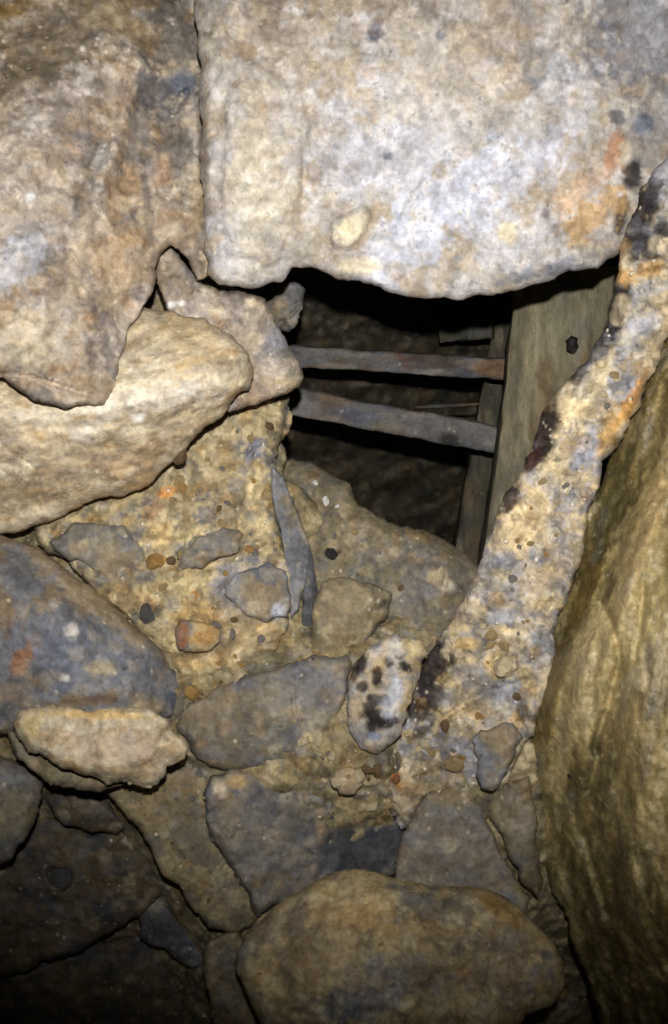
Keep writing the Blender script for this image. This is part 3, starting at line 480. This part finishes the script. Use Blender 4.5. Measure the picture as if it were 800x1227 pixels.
rock('rock', 'blue-black shadowed rock beneath the lower end of the long tan slab', 'rock',
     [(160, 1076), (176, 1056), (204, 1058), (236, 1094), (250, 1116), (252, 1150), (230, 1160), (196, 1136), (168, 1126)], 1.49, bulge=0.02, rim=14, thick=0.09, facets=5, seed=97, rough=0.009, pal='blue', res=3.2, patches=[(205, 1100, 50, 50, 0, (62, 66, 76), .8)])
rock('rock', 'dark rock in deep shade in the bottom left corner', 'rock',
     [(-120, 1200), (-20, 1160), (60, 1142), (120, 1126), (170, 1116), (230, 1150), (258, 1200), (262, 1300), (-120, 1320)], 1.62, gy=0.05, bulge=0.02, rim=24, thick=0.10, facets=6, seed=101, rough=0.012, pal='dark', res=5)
rock('rock', 'brown rock standing close beside the left flank of the big front boulder', 'rock',
     [(246, 1134), (264, 1120), (286, 1112), (300, 1140), (304, 1180), (330, 1220), (350, 1300), (262, 1300), (252, 1200)], 1.32, bulge=0.02, rim=16, thick=0.09, facets=5, seed=103, rough=0.008, pal='brown', res=3.2)
rock('boulder', 'big rounded tan-and-grey boulder at the front bottom of the pile', 'boulder',
     [(282, 1144), (294, 1122), (318, 1098), (346, 1074), (380, 1054), (412, 1042), (436, 1041), (470, 1052), (510, 1060), (560, 1062), (596, 1070), (628, 1092), (656, 1122), (674, 1154), (676, 1186), (660, 1206), (630, 1216), (600, 1260), (560, 1340), (360, 1340), (318, 1240), (292, 1184)],
     1.14, gy=-0.02, bulge=0.075, rim=38, thick=0.13, facets=9, seed=107, rough=0.012, nscale=10, pal='tan', res=3.0, soft=0.16, amp=0.05,
     bumps=[(470, 1070, 90, 10, 8, .006), (320, 1150, 14, 60, -20, -.010)],
     patches=[(520, 1090, 60, 16, 10, (90, 86, 82), .6), (450, 1180, 60, 40, 0, (138, 132, 124), .6), (430, 1095, 40, 22, 0, (186, 150, 92), .6), (600, 1150, 50, 50, 0, (122, 110, 92), .7), (440, 1200, 40, 20, -20, (112, 118, 132), .5), (330, 1110, 40, 14, -35, (120, 108, 90), .7), (370, 1150, 40, 40, 0, (140, 126, 100), .6), (600, 1090, 40, 10, 35, (160, 126, 66), .7), (540, 1060, 50, 6, 5, (150, 118, 62), .6), (520, 1150, 40, 30, 0, (134, 116, 86), .5)])
rock('stone', 'blue-grey wedge stone at the foot of the diagonal crusty rock, against the wet wall', 'stone',
     [(566, 884), (590, 872), (614, 866), (626, 884), (616, 908), (604, 930), (590, 948), (576, 944), (572, 916)], 1.215, bulge=0.014, rim=9, thick=0.05, facets=4, seed=311, rough=0.005, pal='blue', res=2.4, soft=0.05, patches=[(608, 880, 14, 12, 0, (150, 130, 98), .7), (590, 935, 10, 12, 0, (140, 124, 96), .5)])
rock('flat_slab', 'smooth grey trapezoid slab standing behind the big front boulder', 'rock',
     [(498, 968), (512, 950), (538, 940), (566, 944), (578, 968), (594, 1004), (612, 1040), (634, 1076), (630, 1100), (560, 1090), (470, 1080), (474, 1040), (480, 1002)], 1.265, bulge=0.010, rim=12, thick=0.08, facets=5, seed=109, rough=0.005, pal='grey', res=2.8, soft=0.05,
     patches=[(540, 1020, 70, 60, 0, (124, 116, 104), .7), (545, 955, 30, 12, 0, (142, 122, 84), .6)])
rock('stone', 'tan-grey tapering stone squeezed between the smooth grey slab and the wet wall', 'stone',
     [(574, 950), (602, 936), (634, 930), (642, 968), (642, 1010), (650, 1060), (646, 1078), (628, 1062), (608, 1024), (592, 990)], 1.28, bulge=0.016, rim=12, thick=0.07, facets=5, seed=113, rough=0.006, pal='brown', res=2.6, soft=0.07,
     patches=[(622, 985, 16, 34, -10, (138, 128, 114), .7)])

# ------------------------------------------------------------------ inside the opening: post, props, crossbars
def beam(name, p0, p1, w, t, mat, pal, seed, rough=0.003, up=None, patches=None, n=70, parent=None):
    """A squared bar from p0 to p1 with bevelled, worn edges; w = height, t = depth."""
    p0 = np.array(p0); p1 = np.array(p1); L = np.linalg.norm(p1 - p0); ax = (p1 - p0) / L
    side = np.cross(ax, np.array(up if up is not None else (0, 1.0, 0))); side /= np.linalg.norm(side); dep = np.cross(side, ax)
    prof = []
    for k in range(48):
        a = 2 * math.pi * k / 48; c, s = math.cos(a), math.sin(a); e = 7.0
        rr = (abs(c) ** e + abs(s) ** e) ** (-1 / e)
        prof.append((c * rr, s * rr))
    prof = np.array(prof); V = []; uu = []
    for i in range(n + 1):
        f = i / n
        c = p0 + ax * L * f
        V.append(c + np.outer(prof[:, 0] * w / 2, side) + np.outer(prof[:, 1] * t / 2, dep)); uu.append(np.full(48, f))
    V = np.concatenate(V); uu = np.concatenate(uu)
    ctr = p0 + np.outer(uu * L, ax); out = V - ctr; out /= np.linalg.norm(out, axis=1)[:, None]
    al = (V @ ax)[:, None] * ax * 0.7
    q = V - al
    V = V + out * (fbm(V, 16, 5, .55, seed) * rough * 2.5 + fbm(q, 60, 4, .6, seed) * rough)[:, None]
    fcs = []
    for i in range(n):
        for k in range(48):
            a, b = i * 48 + k, i * 48 + (k + 1) % 48
            fcs.append((a, b, b + 48, a + 48))
    fcs.append(tuple(reversed(range(48)))); fcs.append(tuple(range(n * 48, n * 48 + 48)))
    px = np.c_[uu * 100, (prof[:, 0][None].repeat(n + 1, 0)).ravel() * 10]
    col = colours(pal, q, px, seed, patches or [])
    return make_mesh(name, V, fcs, col, mat, parent)

# squared timber post: front face drawn from four corners, swept back into the dark
def slanted_post(name, corners, depth, mat, pal, seed, patches, n=60):
    (a, b, c, d_) = [np.array(x) for x in corners]      # top-left, top-right, bottom-right, bottom-left
    m = 24; V = []; px = []
    back = np.array([0.10, 1.0, 0.0]) * depth
    loop = [(u, 0) for u in np.linspace(0, 1, m)] + [(1, v) for v in np.linspace(0.15, 1, 6)] + [(u, 1) for u in np.linspace(1, 0, m)[1:]] + [(0, v) for v in np.linspace(0.85, 0.15, 5)]
    K = len(loop)
    for i in range(n + 1):
        f = i / n
        l = a * (1 - f) + d_ * f; r = b * (1 - f) + c * f
        for u, v in loop:
            V.append(l * (1 - u) + r * u + back * v); px.append((u * 100, f * 100))
    V = np.array(V); px = np.array(px)
    q = V * np.array((1, 1, 0.16)) + np.array((0, 0, 0))
    V[:, 1] += fbm(q, 26, 5, .6, seed) * 0.016 + fbm(V, 7, 4, .5, seed) * 0.012
    V[:, 0] += fbm(V, 9, 4, .5, seed + 3) * 0.010
    F_ = []
    for i in range(n):
        for k in range(K):
            p, s = i * K + k, i * K + (k + 1) % K
            F_.append((p, p + K, s + K, s))
    F_.append(tuple(range(K))); F_.append(tuple(reversed(range(n * K, n * K + K))))
    return make_mesh(name, V, F_, colours(pal, q, px, seed, patches), mat)

PD = 1.62
post = slanted_post('timber_post', [at(622, 330, PD), at(748, 318, PD - .02), at(648, 740, PD - .05), at(572, 740, PD - .02)], 0.10, M_WOOD, 'wood', 127,
                    [(52, 16, 26, 16, 0, (126, 120, 94), .6), (10, 50, 10, 60, 0, (84, 80, 66), .6), (45, 45, 12, 22, 0, (96, 76, 48), .6), (88, 40, 10, 14, 0, (50, 34, 30), .7)])
tag(post, 'olive-grey weathered upright post at the right side of the dark opening', 'post')
tag(rock('knot', None, None, [(677, 408), (684, 402), (692, 405), (693, 416), (687, 424), (679, 421)], PD - .03, bulge=0.006, rim=4, thick=0.04, facets=3, seed=131, rough=0.003, pal='dark', res=1.6,
         patches=[(685, 413, 20, 20, 0, BLACK, .95)]), 'black knot')
k = bpy.data.objects['knot']; k.parent = post; k.location = k.location - post.location
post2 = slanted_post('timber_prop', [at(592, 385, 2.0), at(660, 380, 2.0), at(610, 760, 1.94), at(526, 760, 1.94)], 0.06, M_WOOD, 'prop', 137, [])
tag(post2, 'dim second upright prop behind the weathered post, crossing the ends of the bars', 'post')

def crossbar(label, pL, pR, dL, dR, hpx, seed, patches):
    a, b = at(pL[0], pL[1], dL), at(pR[0], pR[1], dR)
    o = beam('crossbar', a, b, hpx * (dL + dR) / 2 / F, 0.026, M_BAR, 'bar', seed, 0.0028, up=(0.0, 1.0, 0.12), patches=patches, n=90)
    return tag(o, label, 'bar', 'crossbars in the opening')
crossbar('upper grey crusted crossbar with a rust-brown right end, spanning the dark opening', (318, 425), (622, 443), 1.80, 1.84, 25, 139, [(88, 0, 9, 9, 0, (112, 80, 46), .8), (66, 4, 10, 7, 0, (66, 50, 40), .7), (54, 0, 2, 10, 20, (92, 62, 48), .7), (99, 0, 4, 12, 0, (130, 92, 50), .6)])
crossbar('lower grey crusted crossbar, slanting down to the right across the dark opening', (300, 472), (614, 530), 1.76, 1.80, 32, 149, [(76, -6, 3, 4, 0, (40, 36, 36), .8), (40, 0, 9, 6, 0, (80, 82, 96), .7), (20, 0, 8, 9, 0, (110, 108, 106), .5)])
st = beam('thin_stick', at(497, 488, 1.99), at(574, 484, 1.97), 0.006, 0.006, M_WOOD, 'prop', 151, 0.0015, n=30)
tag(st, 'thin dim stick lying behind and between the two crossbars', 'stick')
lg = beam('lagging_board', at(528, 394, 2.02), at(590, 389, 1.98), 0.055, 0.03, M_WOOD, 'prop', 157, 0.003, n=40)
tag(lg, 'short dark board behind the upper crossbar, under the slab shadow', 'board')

# ------------------------------------------------------------------ loose chips and pebbles, set on whatever surface they lie on
TONES = {'slate': (84, 83, 82), 'pale': (206, 190, 156), 'tan': (166, 144, 104), 'grey': (124, 120, 114), 'ochre': (168, 132, 78), 'dark': (48, 46, 46), 'white': (236, 234, 230), 'brown': (112, 90, 62), 'rust': (140, 98, 62)}
def chip_mesh(tone, seed):
    r = np.random.RandomState(seed); n = 24; V = []; Fc = []
    for i in range(13):
        th = math.pi * i / 12
        for k in range(n):
            ph = 2 * math.pi * k / n; V.append((math.sin(th) * math.cos(ph), math.sin(th) * math.sin(ph), math.cos(th)))
    V = np.array(V)
    dirs = r.normal(size=(11, 3)); dirs /= np.linalg.norm(dirs, axis=1)[:, None]; off = r.uniform(0.62, 0.95, 11)
    rad = np.min(np.where(V @ dirs.T > 0.05, off / np.maximum(V @ dirs.T, 0.05), 9), axis=1); rad = np.minimum(rad, 1.1)
    V = V * rad[:, None] * np.array((1.0, 0.8, 0.62)) * (1 + 0.16 * fbm(V, 2.2, 4, .6, seed))[:, None]
    for i in range(12):
        for k in range(n):
            a, b = i * n + k, i * n + (k + 1) % n; Fc.append((a, a + n, b + n, b))
    me = bpy.data.meshes.new('chip_' + tone); me.from_pydata(V.tolist(), [], Fc)
    base = lin(TONES[tone]); m = (1 + 0.5 * fbm(V, 3, 4, .6, seed + 2))[:, None]
    at_ = me.color_attributes.new('Col', 'FLOAT_COLOR', 'POINT'); at_.data.foreach_set('color', np.c_[base * m, np.ones(len(V))].astype(np.float32).ravel())
    me.materials.append(M_ROCK); me.update(); return me
CHIPS = {t: [chip_mesh(t, 200 + 10 * i + q) for q in range(2)] for i, t in enumerate(TONES)}
bpy.context.view_layer.update()
_dg = bpy.context.evaluated_depsgraph_get()
PRNG = random.Random(5)
spots_todo = []
def chip(name, x, y, r, tone, label, cat, group=None, flat=1.0, sink=0.25):
    d = Vector(ray(x, y)); hit, loc, nor, _, ob, _ = sc.ray_cast(_dg, Vector(CAM), d.normalized())
    if hit: spots_todo.append((name, loc.copy(), nor.copy(), r * (loc - Vector(CAM)).length / F, tone, label, cat, group, flat, sink))
chip('quartz_chip', 378, 580, 4.5, 'white', 'upper of the white quartz chips on the brown lip of the opening', 'chip')
chip('quartz_chip', 391, 600, 6, 'white', 'largest white quartz chip on the brown lip of the opening', 'chip')
chip('quartz_chip', 404, 607, 3, 'white', 'tiny white quartz chip right of the largest quartz chip', 'chip')
chip('pebble', 397, 663, 10, 'dark', 'black pebble standing in for a dark hole in the brown rock below the opening', 'pebble', flat=.7, sink=.4)  # black chip added where the lip rock has a dark hole
chip('pebble', 187, 676, 13, 'ochre', 'ochre-yellow pebble on the crumbly tan block between its two grey fragments', 'pebble')
chip('pebble', 176, 736, 13, 'slate', 'dark grey pebble left of the rust-orange block', 'pebble', sink=.5)
chip('pebble', 230, 829, 11, 'ochre', 'crumbly ochre pebble beside the right tip of the blue-grey boulder', 'pebble')
chip('stone', 216, 545, 12, 'brown', 'brown pebble just under the edge of the wedge-shaped rock', 'pebble', sink=.4)
chip('chip', 364, 888, 9, 'pale', 'left of two cream chips at the lower edge of the grey-brown flat slab', 'chip')
chip('chip', 382, 886, 8, 'pale', 'right of two cream chips at the lower edge of the grey-brown flat slab', 'chip')
chip('stone', 602, 797, 19, 'pale', 'cream stone set in the foot of the diagonal crusty rock', 'stone', flat=.8, sink=.45)
chip('pebble', 545, 912, 12, 'tan', 'tan pebble at the base of the diagonal crusty rock above the smooth grey slab', 'pebble')
chip('stone', 74, 1052, 18, 'slate', 'dark lump stuck on the shadowed face beneath the long tan slab', 'stone', sink=.45)
chip('chip', 682, 930, 4, 'dark', 'tiny black fleck stuck on the wet right wall', 'chip', flat=.5)
chip('pebble', 472, 934, 7, 'rust', 'rust-red pebble at the lower left edge of the diagonal crusty rock', 'pebble')
chip('stone', 528, 692, 14, 'pale', 'cream patch of stone on the right end of the opening lip', 'stone', flat=.5, sink=.5)
def scatter(poly, count, rr, tones, label, group, seed):
    r = random.Random(seed); P = np.array(poly, float); lo, hi = P.min(0), P.max(0); k = 0
    while k < count:
        x, y = r.uniform(lo[0], hi[0]), r.uniform(lo[1], hi[1])
        if inside(np.array([[x, y]]), P)[0]:
            chip('rock_fragment', x, y, rr[0] + (rr[1] - rr[0]) * r.random() ** 2, r.choice(tones), label, 'rock fragment', group, 0.9, 0.35); k += 1
scatter([(210, 560), (290, 500), (330, 500), (318, 600), (340, 740), (280, 800), (220, 780), (190, 700)], 46, (2.5, 9), ['tan', 'grey', 'pale', 'ochre', 'brown', 'tan', 'grey'], 'small fragment cemented in the face of the crumbly tan block', 'fragments in the crumbly tan block', 1)
scatter([(390, 890), (460, 905), (465, 980), (400, 950), (360, 900)], 16, (3, 10), ['tan', 'grey', 'pale', 'brown'], 'small fragment in the clay below the black-spotted stone', 'fragments below the black-spotted stone', 2)
scatter([(540, 750), (640, 740), (630, 900), (500, 940), (480, 900), (520, 850)], 34, (2.5, 9), ['tan', 'grey', 'pale', 'brown', 'tan', 'ochre'], 'small fragment crusted on the broad foot of the diagonal rock', 'fragments on the foot of the diagonal rock', 3)
scatter([(690, 470), (780, 380), (720, 520), (650, 680), (600, 720), (600, 640)], 34, (2.5, 7), ['tan', 'grey', 'pale', 'pale', 'ochre'], 'small fragment crusted on the upper shaft of the diagonal rock', 'fragments on the shaft of the diagonal rock', 4)
scatter([(150, 930), (240, 910), (250, 990), (300, 1090), (260, 1100), (180, 1000)], 16, (2, 6), ['tan', 'grey', 'pale', 'brown'], 'small chip lying on the long sloping tan slab', 'chips on the long tan slab', 6)
scatter([(400, 570), (440, 620), (560, 680), (520, 740), (400, 690), (380, 640)], 18, (2, 6), ['tan', 'grey', 'brown', 'tan'], 'small grit chip on the brown rock forming the opening lip', 'chips on the opening lip', 7)
scatter([(380, 790), (230, 840), (205, 800), (260, 790), (330, 770), (375, 780)], 16, (2.5, 8), ['tan', 'grey', 'pale', 'ochre', 'brown'], 'small fragment in the clay along the top of the grey-brown flat slab', 'fragments above the grey-brown flat slab', 8)
for name, loc, nor, r, tone, label, cat, group, flat, sink in spots_todo:
    o = bpy.data.objects.new(name, PRNG.choice(CHIPS[tone])); C.objects.link(o)
    o.location = loc + nor * r * 0.6 * flat * (1 - 2 * sink)
    q = nor.to_track_quat('Z', 'Y').to_matrix().to_4x4() @ Matrix.Rotation(PRNG.uniform(0, 6.28), 4, 'Z')
    o.rotation_euler = q.to_euler(); o.scale = (r, r * PRNG.uniform(.8, 1.1), r * flat)
    tag(o, label, cat, group)
